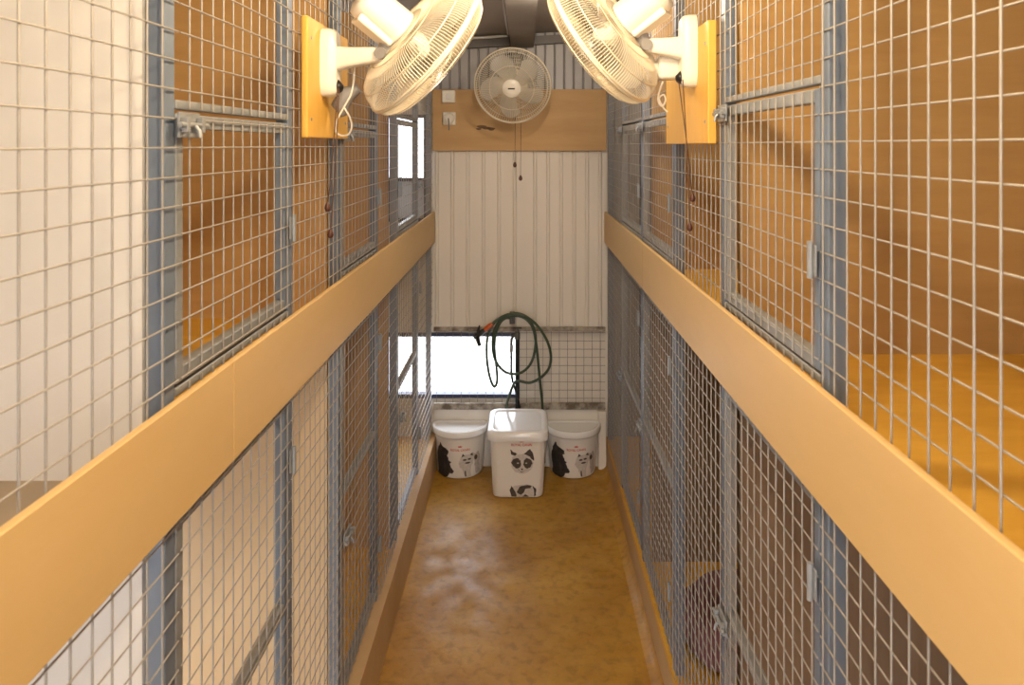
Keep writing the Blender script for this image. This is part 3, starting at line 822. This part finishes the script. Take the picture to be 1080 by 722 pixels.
obj('collar', tube(B(), [n0 + d * .15, n0 + d * .35, n0 + d * .95, n0 + d * 1.05], [.011, .016, .016, .013], 12), 'orange', t)
g0, g1, g2 = hp([(80, 200), (85, 235), (97, 268)], -.012)
obj('grip', tube(B(), [g0, g1, g2], [.016, .015, .011], 10), 'black', nz)
g0, g1 = hp([(84, 190), (95, 138)], -.012)
obj('trigger', tube(B(), [g0, (g0 + g1) / 2 + Vector((-.002, 0, 0)), g1], [.011, .008, .004], 8), 'black', nz)
# hook
hx = P(540.5, 338, D).x; hz = P(540, 333, D).z
b = box(B(), hx - .018, hx + .018, D - .014, D - .0015, hz - .05, hz + .03, .002)
tube(b, smooth_path([(hx, D - .012, hz - .02), (hx, D - .05, hz - .018), (hx, D - .088, hz - .012), (hx, D - .098, hz + .012)]), .006, 8)
tag(obj('hose_hook', b, 'dark_steel'), 'dark steel hook on the end wall carrying the coiled hose', 'hook')
# standpipe with a tap
sx = P(545.5, 380, D - .04).x
t = thing('standpipe', 'black water standpipe with a tap rising behind the hose coil', 'pipe', (sx, D - .045, 0))
tube_b = tube(B(), [(sx, D - .045, .002), (sx, D - .045, H - 1.20)], .0135, 14)
obj('riser', tube_b, 'black', t)
zt_ = H - 1.23
b = lathe(B(), [(0, -.02), (.018, -.02), (.018, .02), (.012, .026), (.008, .05), (0, .05)], Matrix.Translation((sx, D - .045, zt_)), 16)
tube(b, smooth_path([(sx, D - .045, zt_), (sx - .02, D - .055, zt_ + .004), (sx - .036, D - .056, zt_ - .02), (sx - .038, D - .056, zt_ - .06)]), .009, 10)
tp = obj('tap', b, 'dark_steel', t)
obj('tap_handle', box(B(), sx - .028, sx + .028, D - .051, D - .039, zt_ + .048, zt_ + .056, .003), 'black', tp)
b = tube(B(), [(sx - .038, D - .056, zt_ - .055), (sx - .038, D - .056, zt_ - .10)], .0115, 12)
obj('hose_connector', b, 'steel2', t)
obj('tail_pipe', tube(B(), smooth_path([(sx - .038, D - .056, zt_ - .10), (sx - .034, D - .056, zt_ - .26), (sx + .004, D - .052, zt_ - .40), (sx + .03, D - .050, zt_ - .55)]), .0075, 10), 'black', t)

# ------------------------------------------------------------------ fleece bed in a lower cage
bc = Vector((.87, 2.83, LOWF))
t = thing('pet_bed', 'round mauve pink fleece pet bed on the floor inside a lower right cage', 'pet bed', bc)
ring = [bc + Vector((.215 * math.cos(a), .215 * math.sin(a), .085 + .008 * math.sin(5 * a))) for a in [2 * PI * k / 40 for k in range(40)]]
obj('bolster', tube(B(), ring, [.072 + .006 * math.sin(7 * k / 40 * 2 * PI) for k in range(40)], 14, closed=True), 'pink', t)
obj('cushion', lathe(B(), [(0, .005), (.17, .005), (.19, .03), (.17, .06), (.10, .07), (0, .066)], Matrix.Translation(bc), 32), 'cushion', t)

# ------------------------------------------------------------------ light
w = bpy.data.worlds.new('sky'); S.world = w; w.use_nodes = True
bg = w.node_tree.nodes['Background']; bg.inputs['Color'].default_value = (.93, .96, 1, 1); bg.inputs['Strength'].default_value = 5.5
def lamp(name, kind, loc, power, col, size=.2, rot=(0, 0, 0), sizey=None):
    l = bpy.data.lights.new(name, kind); l.energy = power; l.color = col
    if kind == 'AREA':
        l.size = size
        if sizey: l.shape = 'RECTANGLE'; l.size_y = sizey
    else: l.shadow_soft_size = size
    o = bpy.data.objects.new(name, l); COL.objects.link(o); o.location = loc; o.rotation_euler = rot
    return o
lamp('unseen_ceiling_bulb', 'POINT', (.0, .50, H + .50), 30, (1, .76, .47), .06)
lamp('unseen_ceiling_bulb', 'POINT', (.0, 1.62, H + .58), 22, (1, .76, .47), .06)
lamp('unseen_ceiling_bulb', 'POINT', (.16, 3.05, H + .606), 19, (1, .83, .64), .06)  # added lamp out of view, put in to brighten the end wall

# ------------------------------------------------------------------ camera
cd = bpy.data.cameras.new('camera'); cam = bpy.data.objects.new('camera', cd); COL.objects.link(cam)
cam.location = (0, 0, H); cam.rotation_euler = (PI / 2, 0, 0)
cd.sensor_width = 36; cd.sensor_fit = 'HORIZONTAL'; cd.lens = F / 1080 * 36
cd.shift_x = -13 / 1080; cd.shift_y = (153 - 361) / 1080
cd.clip_start = .02
cd.dof.use_dof = True; cd.dof.focus_distance = 3.2; cd.dof.aperture_fstop = 8
S.camera = cam
S.view_settings.view_transform = 'Standard'; S.view_settings.look = 'None'
S.view_settings.gamma = 1; S.view_settings.use_curve_mapping = False; S.view_settings.exposure = .52
